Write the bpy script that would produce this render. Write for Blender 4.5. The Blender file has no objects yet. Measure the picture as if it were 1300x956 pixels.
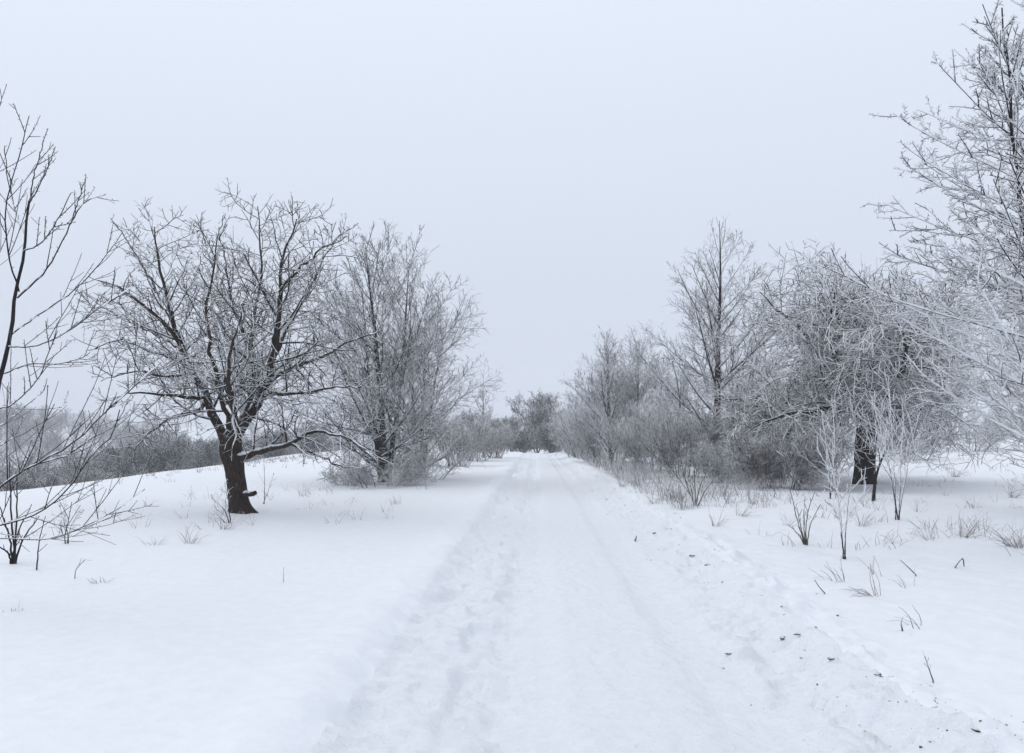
import bpy, math
import numpy as np

F, HOR, CAMH = 1011.0, 552.0, 1.6          # focal length and horizon of the picture in its own pixels
sc = bpy.context.scene
col = sc.collection
R = math.radians

# ------------------------------------------------------------------ noise
def _hash(ix, iy, seed):
    h = (ix.astype(np.int64) * 374761393 + iy.astype(np.int64) * 668265263 + seed * 974711) & 0xFFFFFFFF
    h = ((h ^ (h >> 13)) * 1274126177) & 0xFFFFFFFF
    h = h ^ (h >> 16)
    return (h & 0xFFFF) / 65535.0

def vnoise(x, y, seed=0):
    x = np.asarray(x, float); y = np.asarray(y, float)
    ix = np.floor(x); iy = np.floor(y)
    fx = x - ix; fy = y - iy
    ux = fx * fx * fx * (fx * (fx * 6 - 15) + 10); uy = fy * fy * fy * (fy * (fy * 6 - 15) + 10)
    a = _hash(ix, iy, seed); b = _hash(ix + 1, iy, seed)
    c = _hash(ix, iy + 1, seed); d = _hash(ix + 1, iy + 1, seed)
    return (a * (1 - ux) + b * ux) * (1 - uy) + (c * (1 - ux) + d * ux) * uy

def fbm(x, y, oct=4, seed=0, gain=0.5):
    s = 0.0; a = 1.0; t = 0.0
    for o in range(oct):
        s = s + a * (vnoise(x * 2 ** o + 17.3 * o, y * 2 ** o - 9.1 * o, seed + o) - 0.5); t += a; a *= gain
    return s / t * 2

def sst(a, b, x):
    t = np.clip((x - a) / (b - a), 0, 1)
    return t * t * (3 - 2 * t)

# ------------------------------------------------------------------ terrain
def road_s(X, Y):
    bend = -2.6 * sst(70, 125, Y)
    return X - (0.525 + 0.0297 * Y + bend)

def hgt(X, Y):
    X = np.asarray(X, float); Y = np.asarray(Y, float)
    s = road_s(X, Y)
    wob = 0.22 * fbm(Y * 0.7, X * 0 + 3.0, 3, 5)
    inroad = sst(-1.82, -1.42, s + wob) * (1 - sst(1.35, 1.95, s + wob))
    z = 0.10 * fbm(X / 7, Y / 9, 3, 1) * (1 - 0.8 * inroad) + 0.30 * fbm(X / 45, Y / 60, 2, 2) * sst(20, 80, np.hypot(X, Y))
    # drifted field surface: shallow wind ripples
    z = z + 0.03 * fbm(X / 1.1, Y / 1.7, 3, 3) * (1 - inroad)
    right_f = sst(1.8, 3.0, s)
    z = z + 0.045 * fbm(X / 0.55, Y / 0.6, 3, 6) * right_f
    z = z - 0.115 * inroad
    nearf = 1 - .9 * sst(35, 72, Y)
    # left bank lip, its trampled side strip, two wheel tracks, right ploughed ridge
    lip = np.exp(-((s + wob + 1.95) / 0.28) ** 2)
    z = z + lip * (0.05 + 0.03 * fbm(X * 3, Y * 3, 3, 7)) * nearf
    tr = nearf * sst(-1.75, -1.5, s + wob) * (1 - sst(-0.75, -0.35, s + wob))
    lump = fbm(X * 4.2, Y * 3.4, 4, 8)
    dents = sst(0.57, 0.74, vnoise(X * 3.3 + 4, Y * 2.3, 11))
    z = z + tr * (0.04 * lump + 0.03 * (.4 - np.abs(fbm(X * 8, Y * 6, 4, 18))) - 0.055 * dents - .022 * sst(.60, .70, vnoise(X * 8, Y * 5.5, 51)))
    for c in (-0.62, 0.78):
        z = z - 0.055 * np.exp(-((s - c - 0.05 * fbm(Y * 0.3, Y * 0 + c, 2, 9)) / 0.25) ** 4)
    mid = sst(-0.5, -0.3, s) * (1 - sst(0.9, 1.2, s))
    z = z + mid * 0.013 * fbm(X * 6, Y * 2.2, 5, 12)
    rb = nearf * sst(0.95, 1.3, s + wob) * (1 - sst(2.0, 2.5, s + wob))
    z = z + rb * (0.07 * fbm(X * 3.4, Y * 3.0, 4, 13) + 0.04 * (.4 - np.abs(fbm(X * 8, Y * 6.5, 4, 19))) - .035 * sst(.62, .70, vnoise(X * 7.5, Y * 6, 52)) - 0.05 * sst(0.6, 0.75, vnoise(X * 3.7, Y * 3.1, 14)))
    z = z + nearf * np.exp(-((s + wob - 1.85) / 0.36) ** 2) * (0.09 + 0.05 * fbm(X * 1.4, Y * 1.2, 3, 15))
    z = z + .007 * fbm(X * 4.5, Y * 3.0, 4, 33) * (1 - inroad)
    # snow drifted against the trunks
    for tx, ty, a_, w_ in ((-5.63, 16.5, .07, .55), (11.5, 26.1, .08, .7)):
        z = z + a_ * np.exp(-((X - tx) ** 2 + (Y - ty) ** 2) / w_ ** 2)
    # crest of the road, then falling away
    z = z - 2.2 * sst(76, 150, Y)
    # valley on the left and the hill across it
    cx = -15.5 + 2.2 * fbm(Y / 25, Y * 0, 2, 21) - 0.03 * np.maximum(Y - 20, 0)
    t = np.maximum(0, cx - X)
    z = z - 15 * (1 - np.exp(-(t / 38) ** 1.45))
    z = z + 20 * sst(0, 115, -60 - X + 24 * fbm(X / 70, Y / 70, 2, 22)) * (1 + 0.25 * fbm(X / 70, Y / 70, 3, 23))
    # gentle rise on the right
    z = z + 1.25 * sst(7, 45, X) * sst(14, 65, Y)
    z = z + 2.5 * sst(120, 330, Y) * sst(-70, 10, X) + 3.0 * sst(60, 200, X)
    return z

CZ = CAMH + float(hgt(0.525, 5.0)) * 0.0
def P(px, py, d):
    return np.array([(px - 650) / F * d, d, CZ - (py - HOR) / F * d])

def ground_at(x, y):
    return float(hgt(np.array([x]), np.array([y]))[0])

def hit(px, py):
    ds = np.geomspace(3, 300, 1600)
    X = (px - 650) / F * ds; Z = CZ - (py - HOR) / F * ds
    g = hgt(X, ds)
    k = np.argmax(Z <= g)
    d = ds[k] if (Z <= g).any() else 80.0
    x = (px - 650) / F * d
    return np.array([x, d, ground_at(x, d)])

def spot(px, d):
    x = (px - 650) / F * d
    return np.array([x, d, ground_at(x, d)])

# ------------------------------------------------------------------ materials
def nodes_of(m):
    m.use_nodes = True
    nt = m.node_tree
    return nt, nt.nodes, nt.links

def snow_mat(name, c=(0.855, 0.885, 0.93), bump=0.35, grain=1.0):
    m = bpy.data.materials.new(name); nt, N, L = nodes_of(m)
    b = N['Principled BSDF']
    b.inputs['Roughness'].default_value = 0.62
    b.inputs['Specular IOR Level'].default_value = 0.25
    tc = N.new('ShaderNodeTexCoord')
    n1 = N.new('ShaderNodeTexNoise'); n1.inputs['Scale'].default_value = 38 * grain; n1.inputs['Detail'].default_value = 6; n1.inputs['Roughness'].default_value = 0.65
    n2 = N.new('ShaderNodeTexNoise'); n2.inputs['Scale'].default_value = 7 * grain; n2.inputs['Detail'].default_value = 5
    L.new(tc.outputs['Object'], n1.inputs['Vector']); L.new(tc.outputs['Object'], n2.inputs['Vector'])
    b1 = N.new('ShaderNodeBump'); b1.inputs['Strength'].default_value = bump; b1.inputs['Distance'].default_value = 0.012
    b2 = N.new('ShaderNodeBump'); b2.inputs['Strength'].default_value = bump; b2.inputs['Distance'].default_value = 0.05
    L.new(n2.outputs['Fac'], b2.inputs['Height']); L.new(n1.outputs['Fac'], b1.inputs['Height'])
    L.new(b2.outputs['Normal'], b1.inputs['Normal']); L.new(b1.outputs['Normal'], b.inputs['Normal'])
    r = N.new('ShaderNodeValToRGB')
    r.color_ramp.elements[0].position = 0.3; r.color_ramp.elements[0].color = (c[0] * .95, c[1] * .955, c[2] * .97, 1)
    r.color_ramp.elements[1].position = 0.7; r.color_ramp.elements[1].color = (*c, 1)
    L.new(n2.outputs['Fac'], r.inputs['Fac']); L.new(r.outputs['Color'], b.inputs['Base Color'])
    return m

def bark_mat(name, dark, light, bias=0.0, gain=2.4, scale=18, frost=(0.90, 0.915, 0.94), noise=0.8, wind=0.35, warm=None):
    """bark with rime: snow lies on what faces up, and more of it where the 'rime' attribute is high"""
    m = bpy.data.materials.new(name); nt, N, L = nodes_of(m)
    b = N['Principled BSDF']; b.inputs['Roughness'].default_value = 0.85; b.inputs['Specular IOR Level'].default_value = 0.15
    tc = N.new('ShaderNodeTexCoord')
    mp = N.new('ShaderNodeMapping'); mp.inputs['Scale'].default_value = (1, 1, 0.3)
    L.new(tc.outputs['Object'], mp.inputs['Vector'])
    n = N.new('ShaderNodeTexNoise'); n.inputs['Scale'].default_value = scale; n.inputs['Detail'].default_value = 6; n.inputs['Roughness'].default_value = .7
    L.new(mp.outputs['Vector'], n.inputs['Vector'])
    r = N.new('ShaderNodeValToRGB')
    r.color_ramp.elements[0].position = .35; r.color_ramp.elements[0].color = (*dark, 1)
    r.color_ramp.elements[1].position = .68; r.color_ramp.elements[1].color = (*light, 1)
    if warm:
        e = r.color_ramp.elements.new(.60); e.color = (*warm, 1)
    L.new(n.outputs['Fac'], r.inputs['Fac'])
    geo = N.new('ShaderNodeNewGeometry')
    dot = N.new('ShaderNodeVectorMath'); dot.operation = 'DOT_PRODUCT'; dot.inputs[1].default_value = (-wind, -wind * .4, 1.0)
    L.new(geo.outputs['Normal'], dot.inputs[0])
    at = N.new('ShaderNodeAttribute'); at.attribute_name = 'rime'
    n2 = N.new('ShaderNodeTexNoise'); n2.inputs['Scale'].default_value = 9; n2.inputs['Detail'].default_value = 5; n2.inputs['Roughness'].default_value = .7
    L.new(tc.outputs['Object'], n2.inputs['Vector'])
    def math_(op, a, bb):
        q = N.new('ShaderNodeMath'); q.operation = op
        for i, v in enumerate((a, bb)):
            if isinstance(v, (int, float)): q.inputs[i].default_value = v
            else: L.new(v, q.inputs[i])
        return q.outputs[0]
    v = math_('ADD', dot.outputs['Value'], at.outputs['Fac'])
    nn = math_('MULTIPLY', math_('SUBTRACT', n2.outputs['Fac'], 0.5), noise * 2)
    v = math_('ADD', v, nn)
    v = math_('MULTIPLY', math_('ADD', v, bias), gain)
    cl = N.new('ShaderNodeClamp'); L.new(v, cl.inputs['Value'])
    mx = N.new('ShaderNodeMix'); mx.data_type = 'RGBA'
    L.new(cl.outputs[0], mx.inputs[0]); L.new(r.outputs['Color'], mx.inputs[6]); mx.inputs[7].default_value = (*frost, 1)
    L.new(mx.outputs[2], b.inputs['Base Color'])
    bp = N.new('ShaderNodeBump'); bp.inputs['Strength'].default_value = .8; bp.inputs['Distance'].default_value = .035
    L.new(n.outputs['Fac'], bp.inputs['Height']); L.new(bp.outputs['Normal'], b.inputs['Normal'])
    return m

M = {}
M['field'] = snow_mat('field_snow')
M['road'] = snow_mat('packed_snow', (0.84, 0.87, 0.915), 0.8, 1.3)
M['walnut_bark'] = bark_mat('walnut_bark', (.010, .008, .007), (.14, .10, .082), -.54, 3.2, 22, warm=(.05, .032, .024))
M['walnut_twig'] = bark_mat('walnut_twig', (.010, .010, .012), (.035, .032, .033), -.05, 3.8, 20)
M['cherry_bark'] = bark_mat('cherry_bark', (.012, .010, .012), (.04, .033, .035), -.46, 4.0, 20, noise=.35)
M['linden_bark'] = bark_mat('linden_bark', (.012, .010, .010), (.05, .042, .04), -.45, 2.8, 14)
M['linden_twig'] = bark_mat('linden_twig', (.016, .014, .016), (.05, .044, .047), .06, 3.4, 14)
M['apple_bark'] = bark_mat('apple_bark', (.006, .005, .005), (.035, .025, .021), -.85, 3.0, 12)
M['apple_twig'] = bark_mat('apple_twig', (.008, .007, .008), (.03, .026, .027), .16, 4.2, 18)
M['rimed_twig'] = bark_mat('rimed_twig', (.010, .008, .010), (.04, .033, .035), .24, 4.4, 22, noise=.5)
M['brown_twig'] = bark_mat('brown_twig', (.045, .032, .03), (.12, .088, .08), -.08, 2.4, 24)
M['grey_twig'] = bark_mat('grey_twig', (.035, .03, .031), (.09, .078, .078), .18, 2.8, 24)
M['grove_twig'] = bark_mat('grove_twig', (.018, .018, .021), (.05, .046, .05), -.32, 1.8, 6)
M['wood_twig'] = bark_mat('wood_twig', (.02, .021, .026), (.055, .055, .062), -.30, 1.6, 2)
M['straw'] = bark_mat('straw', (.11, .08, .06), (.28, .21, .16), -.40, 1.8, 30)
M['dead_stalk'] = bark_mat('dead_stalk', (.05, .036, .03), (.14, .10, .085), -.42, 2.2, 30)
M['soil'] = bark_mat('frozen_soil', (.022, .015, .012), (.08, .055, .043), -.62, 3.0, 40)

# ------------------------------------------------------------------ mesh helpers
def make_mesh(name, chunks, mat):
    """chunks: list of (verts, quads, rime)"""
    vs = [c[0] for c in chunks if len(c[0])]; 
    if not vs: vs = [np.zeros((0, 3))]
    off = 0; fs = []; rm = []
    for c in chunks:
        if not len(c[0]): continue
        fs.append(c[1] + off); rm.append(c[2]); off += len(c[0])
    v = np.concatenate(vs).astype(np.float32); f = np.concatenate(fs).astype(np.int32); a = np.concatenate(rm).astype(np.float32)
    me = bpy.data.meshes.new(name)
    me.vertices.add(len(v)); me.vertices.foreach_set('co', v.ravel())
    me.loops.add(f.size); me.loops.foreach_set('vertex_index', f.ravel())
    me.polygons.add(len(f)); me.polygons.foreach_set('loop_start', np.arange(0, f.size, f.shape[1], dtype=np.int32))
    me.polygons.foreach_set('use_smooth', np.ones(len(f), bool))
    me.update(calc_edges=True)
    at = me.attributes.new('rime', 'FLOAT', 'POINT'); at.data.foreach_set('value', a)
    me.materials.append(mat)
    return me

def nrm(v):
    return v / np.maximum(np.linalg.norm(v, axis=-1, keepdims=True), 1e-9)

def tubes(pts, rad, sides, rime=0.0, rough=0.0, rng=None):
    B, n, _ = pts.shape
    if B == 0: return (np.zeros((0, 3)), np.zeros((0, 4), int), np.zeros(0))
    T = np.empty_like(pts)
    T[:, 1:-1] = pts[:, 2:] - pts[:, :-2]; T[:, 0] = pts[:, 1] - pts[:, 0]; T[:, -1] = pts[:, -1] - pts[:, -2]
    T = nrm(T)
    mean = np.abs(pts[:, -1] - pts[:, 0])
    ref = np.eye(3)[np.argmin(mean, axis=1)][:, None, :]
    U = nrm(np.cross(T, ref)); V = np.cross(T, U)
    a = np.arange(sides) * 2 * math.pi / sides
    rr = rad[:, :, None] * np.ones(sides)
    if rough and rng is not None:
        rr = rr * (1 + rough * rng.normal(size=rr.shape))
    ring = pts[:, :, None, :] + rr[..., None] * (np.cos(a)[None, None, :, None] * U[:, :, None, :] + np.sin(a)[None, None, :, None] * V[:, :, None, :])
    v = ring.reshape(-1, 3)
    b = np.arange(B)[:, None, None] * n * sides; i = np.arange(n - 1)[None, :, None] * sides; k = np.arange(sides)[None, None, :]
    k2 = (k + 1) % sides
    q = np.stack([b + i + k, b + i + sides + k, b + i + sides + k2, b + i + k2], -1).reshape(-1, 4)
    c = pts.mean(axis=1)
    rv = .55 * (vnoise(c[:, 0] * 1.3 + c[:, 1], c[:, 2] * 1.3 + 9, 77) - .5) + .5 * (_hash(np.arange(B), np.arange(B) * 3, 5) - .5)
    return (v, q, np.repeat(rime + rv * (1.0 if B > 3 else 0.0), n * sides))

def snow_caps(pts, rad, rng, sides=6, amount=.8, seg=3):
    """snow lying along the top of branches, broken into lengths"""
    B, n, _ = pts.shape
    u = np.linspace(0, n - 1, (n - 1) * seg + 1); i = np.minimum(u.astype(int), n - 2); f = u - i
    p = pts[:, i] * (1 - f)[None, :, None] + pts[:, i + 1] * f[None, :, None]
    r = rad[:, i] * (1 - f) + rad[:, i + 1] * f
    T = nrm(np.gradient(p, axis=1)); h = np.sqrt(np.clip(1 - T[..., 2] ** 2, 0, 1))
    k = np.arange(B)[:, None] * 7.3
    m = sst(.38, .62, vnoise(u[None] * 1.1 + k, k + 0 * u[None], 91)) * sst(.35, .75, h)
    m[:, 0] = 0; m[:, -1] = 0
    p = p.copy(); p[..., 2] += r * .62 * m
    return tubes(p, np.maximum((r * amount + .004) * m, .0004), sides, 0)

def trunk_mesh(pts, rad, rng, sides=36, rings=70, furrow=.09, lobes=5, flare=.45, flare_h=.16):
    """a trunk with bark furrows running along it and root lobes at its foot"""
    n = len(pts); u = np.linspace(0, n - 1, rings); i = np.minimum(u.astype(int), n - 2); f = (u - i)[:, None]
    p = pts[i] * (1 - f) + pts[i + 1] * f; r = rad[i] * (1 - f[:, 0]) + rad[i + 1] * f[:, 0]
    v, q, a = tubes(p[None], r[None], sides, -.1)
    v = v.reshape(rings, sides, 3); th = np.arange(sides) * 2 * math.pi / sides
    s0 = np.concatenate([[0], np.cumsum(np.linalg.norm(np.diff(p, axis=0), axis=1))])
    seed = int(rng.integers(1000))
    A, Z = np.meshgrid(th, s0)
    sw = A + .25 * fbm(Z * 1.5, A * 0 + 2, 2, seed)
    fur = (vnoise(np.cos(sw) * 5.5 + 20, np.sin(sw) * 5.5 + Z * 2.2, seed) - .5) * 1.4 + fbm(np.cos(sw) * 2.2 + Z * .9, np.sin(sw) * 2.2, 3, seed + 1)
    ph = rng.random() * 6
    lob = flare * np.exp(-np.maximum(Z - .12, 0) / flare_h) * (.5 + .5 * np.cos(lobes * A + ph + np.sin(A * 2)))
    k = 1 + furrow * fur + lob
    v = p[:, None] + (v - p[:, None]) * k[..., None]
    return (v.reshape(-1, 3), q, a)

def grow(rng, p, d, L, nseg, wig, trop, r0, r1, tip_up=0.0, zig=0.0):
    B = len(p)
    pts = np.empty((B, nseg + 1, 3)); pts[:, 0] = p
    d = nrm(d); st = (L / nseg)[:, None]
    side = nrm(rng.normal(size=(B, 3)))
    for i in range(nseg):
        d = d + wig * rng.normal(size=(B, 3)); d[:, 2] += trop + tip_up * (i / nseg)
        if zig: d = d + side * (zig if i % 2 else -zig)
        d = nrm(d)
        pts[:, i + 1] = pts[:, i] + d * st
    f = np.linspace(0, 1, nseg + 1)[None]
    rad = r0[:, None] * (1 - f) + r1[:, None] * f
    return pts, rad

def spawn(rng, pts, rad, K, t0, t1, ang, sd, up=0.0, keep=1.0):
    B, n, _ = pts.shape
    t = t0 + (t1 - t0) * ((np.arange(K)[None] + rng.random((B, K))) / K)
    x = t * (n - 1); i = np.minimum(x.astype(int), n - 2); fr = (x - i)
    bi = np.arange(B)[:, None]
    p = pts[bi, i] * (1 - fr[..., None]) + pts[bi, i + 1] * fr[..., None]
    T = nrm(pts[bi, i + 1] - pts[bi, i])
    rp = rad[bi, i] * (1 - fr) + rad[bi, i + 1] * fr
    az = np.arange(K)[None] * 2.3999 + rng.random((B, 1)) * 6.28 + rng.normal(size=(B, K)) * .5
    ref = np.where(np.abs(T[..., 2:3]) > .8, np.array([1., 0, 0]), np.array([0., 0, 1]))
    U = nrm(np.cross(T, ref)); V = np.cross(T, U)
    A = ang(t) if callable(ang) else np.full(t.shape, ang)
    A = R(1) * (A + sd * rng.normal(size=t.shape))
    d = np.cos(A)[..., None] * T + np.sin(A)[..., None] * (np.cos(az)[..., None] * U + np.sin(az)[..., None] * V)
    d[..., 2] += up
    d = nrm(d)
    pi = np.broadcast_to(bi, t.shape)
    m = rng.random(t.shape) < keep
    return p[m], d[m], t[m], pi[m], rp[m]

def level(rng, parent, K, t0, t1, ang, sd, ratio, nseg, wig, trop, rr=.55, rmin=.003, tipr=.35, shape=None, up=0.0, keep=1.0, absL=None, tip_up=0.0, zig=0.0, rmax=9., floor=None, per=None):
    """side branches of every branch of the parent level; per = branches per metre instead of K per branch"""
    pts, rad, Ls = parent
    if per: K = int(max(3, per * np.percentile(Ls, 96)))
    p, d, t, pi, rp = spawn(rng, pts, rad, K, t0, t1, ang, sd, up, keep)
    if per:
        ok = rng.random(len(pi)) < per * Ls[pi] / K
        p, d, t, pi, rp = p[ok], d[ok], t[ok], pi[ok], rp[ok]
    L = (absL * np.ones(len(p))) if absL else ratio * Ls[pi]
    L = L * rng.uniform(.65, 1.25, len(p))
    if shape is not None: L = L * shape(t)
    r0 = np.clip(np.minimum(rp * .8, rp * rr), rmin, rmax)
    q, r = grow(rng, p, d, L, nseg, wig, trop, r0, np.maximum(r0 * tipr, rmin * .6), tip_up, zig)
    if floor is not None:
        ok = q[..., 2].min(axis=1) > floor
        q, r, L = q[ok], r[ok], L[ok]
    return q, r, L

# ------------------------------------------------------------------ object helpers
def tag(o, label=None, cat=None, group=None, kind=None):
    if label: o['label'] = label
    if cat: o['category'] = cat
    if group: o['group'] = group
    if kind: o['kind'] = kind
    return o

def empty(name, loc, label, cat, group=None, rz=0.0):
    o = bpy.data.objects.new(name, None); col.objects.link(o)
    o.empty_display_size = .2
    o.location = loc; o.rotation_euler.z = rz
    return tag(o, label, cat, group)

def part(name, chunks, mat, parent=None, label=None):
    o = bpy.data.objects.new(name, make_mesh(name, chunks, mat)); col.objects.link(o)
    if parent is not None: o.parent = parent
    if label: o['label'] = label
    return o

def copy_thing(o, loc, rz, s, label, group=None):
    c = o.copy(); col.objects.link(c); c.location = loc; c.rotation_euler.z = rz; c.scale = s
    c['label'] = label
    if group: c['group'] = group
    for ch in list(o.children):
        k = ch.copy(); col.objects.link(k); k.parent = c
        for g in list(ch.children):
            q = g.copy(); col.objects.link(q); q.parent = k
    return c

def poly(pxs, base, d0, r0, r1, n=14):
    """a limb followed through (px, py, depth offset) points, smoothed, in the tree's own coordinates"""
    pts = np.array([P(a, b, d0 + c) for a, b, c in pxs]) - base
    k = np.concatenate([[0], np.cumsum(np.linalg.norm(np.diff(pts, axis=0), axis=1))])
    u = np.linspace(0, k[-1], n)
    m = np.gradient(pts, k, axis=0)
    out = np.empty((n, 3))
    for j, x in enumerate(u):
        i = min(np.searchsorted(k, x, 'right') - 1, len(k) - 2)
        h = k[i + 1] - k[i]; s = (x - k[i]) / h
        out[j] = (2*s**3-3*s**2+1)*pts[i] + (s**3-2*s**2+s)*h*m[i] + (-2*s**3+3*s**2)*pts[i+1] + (s**3-s**2)*h*m[i+1]
    f = np.linspace(0, 1, n) ** .8
    return out, r0 * (1 - f) + r1 * f, k[-1]

# ------------------------------------------------------------------ ground and road
def axis(fine_a, fine_b, step, lo, hi, g):
    a = list(np.arange(fine_a, fine_b, step))
    s = step; x = a[-1]
    while x < hi: s *= g; x += s; a.append(x)
    s = step; x = a[0]; b = []
    while x > lo: s *= g; x -= s; b.append(x)
    return np.array(b[::-1] + a)

xs = axis(-3.2, 5.2, .032, -620, 620, 1.045)
ys = axis(2.2, 8.5, .030, -60, 640, 1.016)
GX, GY = np.meshgrid(xs, ys)
GZ = hgt(GX, GY)
V = np.stack([GX, GY, GZ], -1).reshape(-1, 3)
nx, ny = len(xs), len(ys)
ii, jj = np.meshgrid(np.arange(nx - 1), np.arange(ny - 1))
q = np.stack([jj * nx + ii, jj * nx + ii + 1, (jj + 1) * nx + ii + 1, (jj + 1) * nx + ii], -1).reshape(-1, 4)
cc = V[q].mean(axis=1)
s_ = road_s(cc[:, 0], cc[:, 1])
isroad = (np.abs(s_ - .05) < 1.75) & (cc[:, 1] < 150) & (cc[:, 1] > -30)
for nm, mask, mt in (('ground', ~isroad, M['field']), ('road', isroad, M['road'])):
    qq = q[mask]; u, inv = np.unique(qq, return_inverse=True)
    o = part(nm, [(V[u], inv.reshape(-1, 4), np.zeros(len(u)))], mt)
    tag(o, {'ground': 'snow covered field and valley either side of the track', 'road': 'snow packed farm track running straight ahead'}[nm], {'ground': 'ground', 'road': 'road'}[nm], None, 'structure')

# ------------------------------------------------------------------ the old walnut on the left
def build_walnut():
    rng = np.random.default_rng(11)
    base = hit(306, 650); d0 = base[1]
    t = empty('walnut_tree', base, 'wide bare tree with leaning brown trunk and low forked limbs left of the track', 'tree')
    tr, rr, L = poly([(309, 662, 0), (304, 640, 0), (300, 612, 0), (297, 590, 0), (293, 570, 0), (296, 548, 0), (298, 541, 0)], base, d0, .26, .21, 30)
    f = np.linspace(0, 1, 30)
    rr = (.178 + .08 * np.exp(-f * 9) + .03 * np.exp(-((f - .74) / .12) ** 2)) * np.sqrt(np.clip(1 - (np.maximum(f - .80, 0) / .205) ** 2, .0, 1))
    trunk = part('trunk', [trunk_mesh(tr, rr, rng, 52, 120, .13)], M['walnut_bark'], t)
    st, sr, _ = poly([(309, 626, 0), (318, 627, -.2), (324, 626, -.3)], base, d0, .075, .05, 6)
    part('branch_stub', [tubes(st[None], sr[None], 8, 0, .06, rng)], M['walnut_bark'], trunk)
    st, sr, _ = poly([(297, 555, 0), (299, 543, 0), (298, 529, .1)], base, d0, .10, .06, 7)
    part('branch_stub', [tubes(st[None], sr[None], 9, 0, .06, rng)], M['walnut_bark'], trunk)
    limbs = [
        ([(293, 575, 0), (286, 558, 0), (276, 541, 0), (261, 501, .2), (245, 471, .3), (228, 436, .4), (218, 396, .5), (208, 361, .4), (198, 325, .4), (195, 305, .3), (196, 288, .3)], .115, .012),
        ([(295, 572, 0), (301, 551, 0), (313, 531, -.1), (333, 501, -.3), (346, 461, -.4), (353, 416, -.5), (356, 366, -.5), (358, 325, -.6), (368, 305, -.6), (377, 278, -.6)], .13, .012),
        ([(298, 560, 0), (303, 540, .2), (321, 501, .5), (319, 451, .8), (321, 401, 1.0), (331, 350, 1.2), (328, 310, 1.3), (327, 262, 1.4)], .075, .010),
        ([(297, 556, 0), (288, 531, -.2), (276, 481, -.7), (266, 441, -1.1), (262, 400, -1.4), (268, 350, -1.6), (276, 300, -1.7)], .06, .010),
        ([(297, 580, 0), (306, 579, -.1), (336, 571, -.4), (366, 564, -.6), (401, 547, -.8), (426, 551, -1.0), (466, 571, -1.1)], .085, .012),
        ([(331, 504, -.3), (345, 500, -.5), (381, 499, -.8), (421, 491, -1.2), (462, 489, -1.5)], .06, .010),
        ([(338, 488, -.4), (358, 472, -.1), (401, 456, .3), (451, 431, .7), (482, 420, .9)], .065, .010),
        ([(263, 506, .2), (252, 521, .4), (230, 526, .7), (195, 545, 1.0), (170, 572, 1.2)], .05, .009),
        ([(229, 438, .4), (212, 415, .1), (190, 396, -.1), (150, 366, -.3), (112, 351, -.4)], .055, .009),
        ([(246, 473, .3), (225, 458, .6), (200, 450, .9), (150, 432, 1.3), (112, 445, 1.5)], .05, .009),
        ([(349, 450, -.4), (365, 415, 0), (392, 370, .5), (412, 325, .9), (432, 298, 1.1)], .055, .009),
        ([(356, 370, -.5), (375, 345, -.9), (405, 320, -1.2), (440, 300, -1.4)], .04, .008),
        ([(300, 545, 0), (296, 515, -.9), (290, 470, -1.9), (300, 420, -2.6), (310, 380, -3.0)], .07, .010),
        ([(300, 548, 0), (310, 520, .9), (300, 470, 2.0), (285, 420, 2.8), (270, 370, 3.2)], .07, .010),
        ([(218, 398, .5), (200, 370, .9), (176, 330, 1.1), (163, 310, 1.2), (154, 292, 1.2)], .045, .009),
        ([(262, 503, .2), (240, 505, -.5), (205, 500, -1.0), (165, 500, -1.5), (135, 520, -1.8)], .05, .009),
        ([(320, 440, .9), (300, 400, 1.1), (288, 350, 1.1), (283, 315, 1.1), (278, 288, 1.1)], .045, .009),
        ([(232, 444, .4), (205, 428, .9), (150, 402, 1.3), (112, 390, 1.5)], .04, .008),
        ([(248, 475, .3), (210, 478, -.6), (160, 472, -1.2), (128, 484, -1.4)], .04, .008),
        ([(368, 563, -.6), (395, 575, -.2), (430, 590, .2), (455, 596, .3)], .035, .008),
    ]
    lv = []
    for pl, r0, r1 in limbs:
        p, r, L = poly(pl, base, d0, r0, r1, 18)
        p[1:-1] += rng.normal(size=(16, 3)) * .018
        lm = part('limb', [tubes(p[None], r[None], 10, .05, .03, rng)], M['walnut_bark'], t)
        part('snow_load', [snow_caps(p[None], r[None], rng)], M['field'], lm)
        lv.append((p[None], r[None], np.array([L])))
    P1 = (np.concatenate([a[0] for a in lv]), np.concatenate([a[1] for a in lv]), np.concatenate([a[2] for a in lv]))
    L2 = level(rng, P1, 0, .15, 1.0, 56, 13, .30, 9, .10, .012, .5, .011, .4, lambda t: 1.15 - .6 * t, .06, tip_up=.03, floor=.8, rmax=.03, per=6.0)
    L3 = level(rng, L2, 0, .12, 1.0, 54, 14, .48, 6, .11, .010, .55, .0085, .5, lambda t: 1.15 - .5 * t, .03, tip_up=.04, floor=.7, zig=.07, per=7.4)
    L4 = level(rng, L3, 0, .15, 1.0, 54, 14, .46, 3, .10, .02, .7, .0072, .6, lambda t: 1.1 - .3 * t, .04, tip_up=.05, floor=.7, per=6.2)
    part('crown', [tubes(L2[0], L2[1], 5, .10), tubes(L3[0], L3[1], 4, .14), tubes(L4[0], L4[1], 3, .16)], M['walnut_twig'], t)
    print('walnut twigs', len(L2[0]), len(L3[0]), len(L4[0]))
build_walnut()

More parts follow.
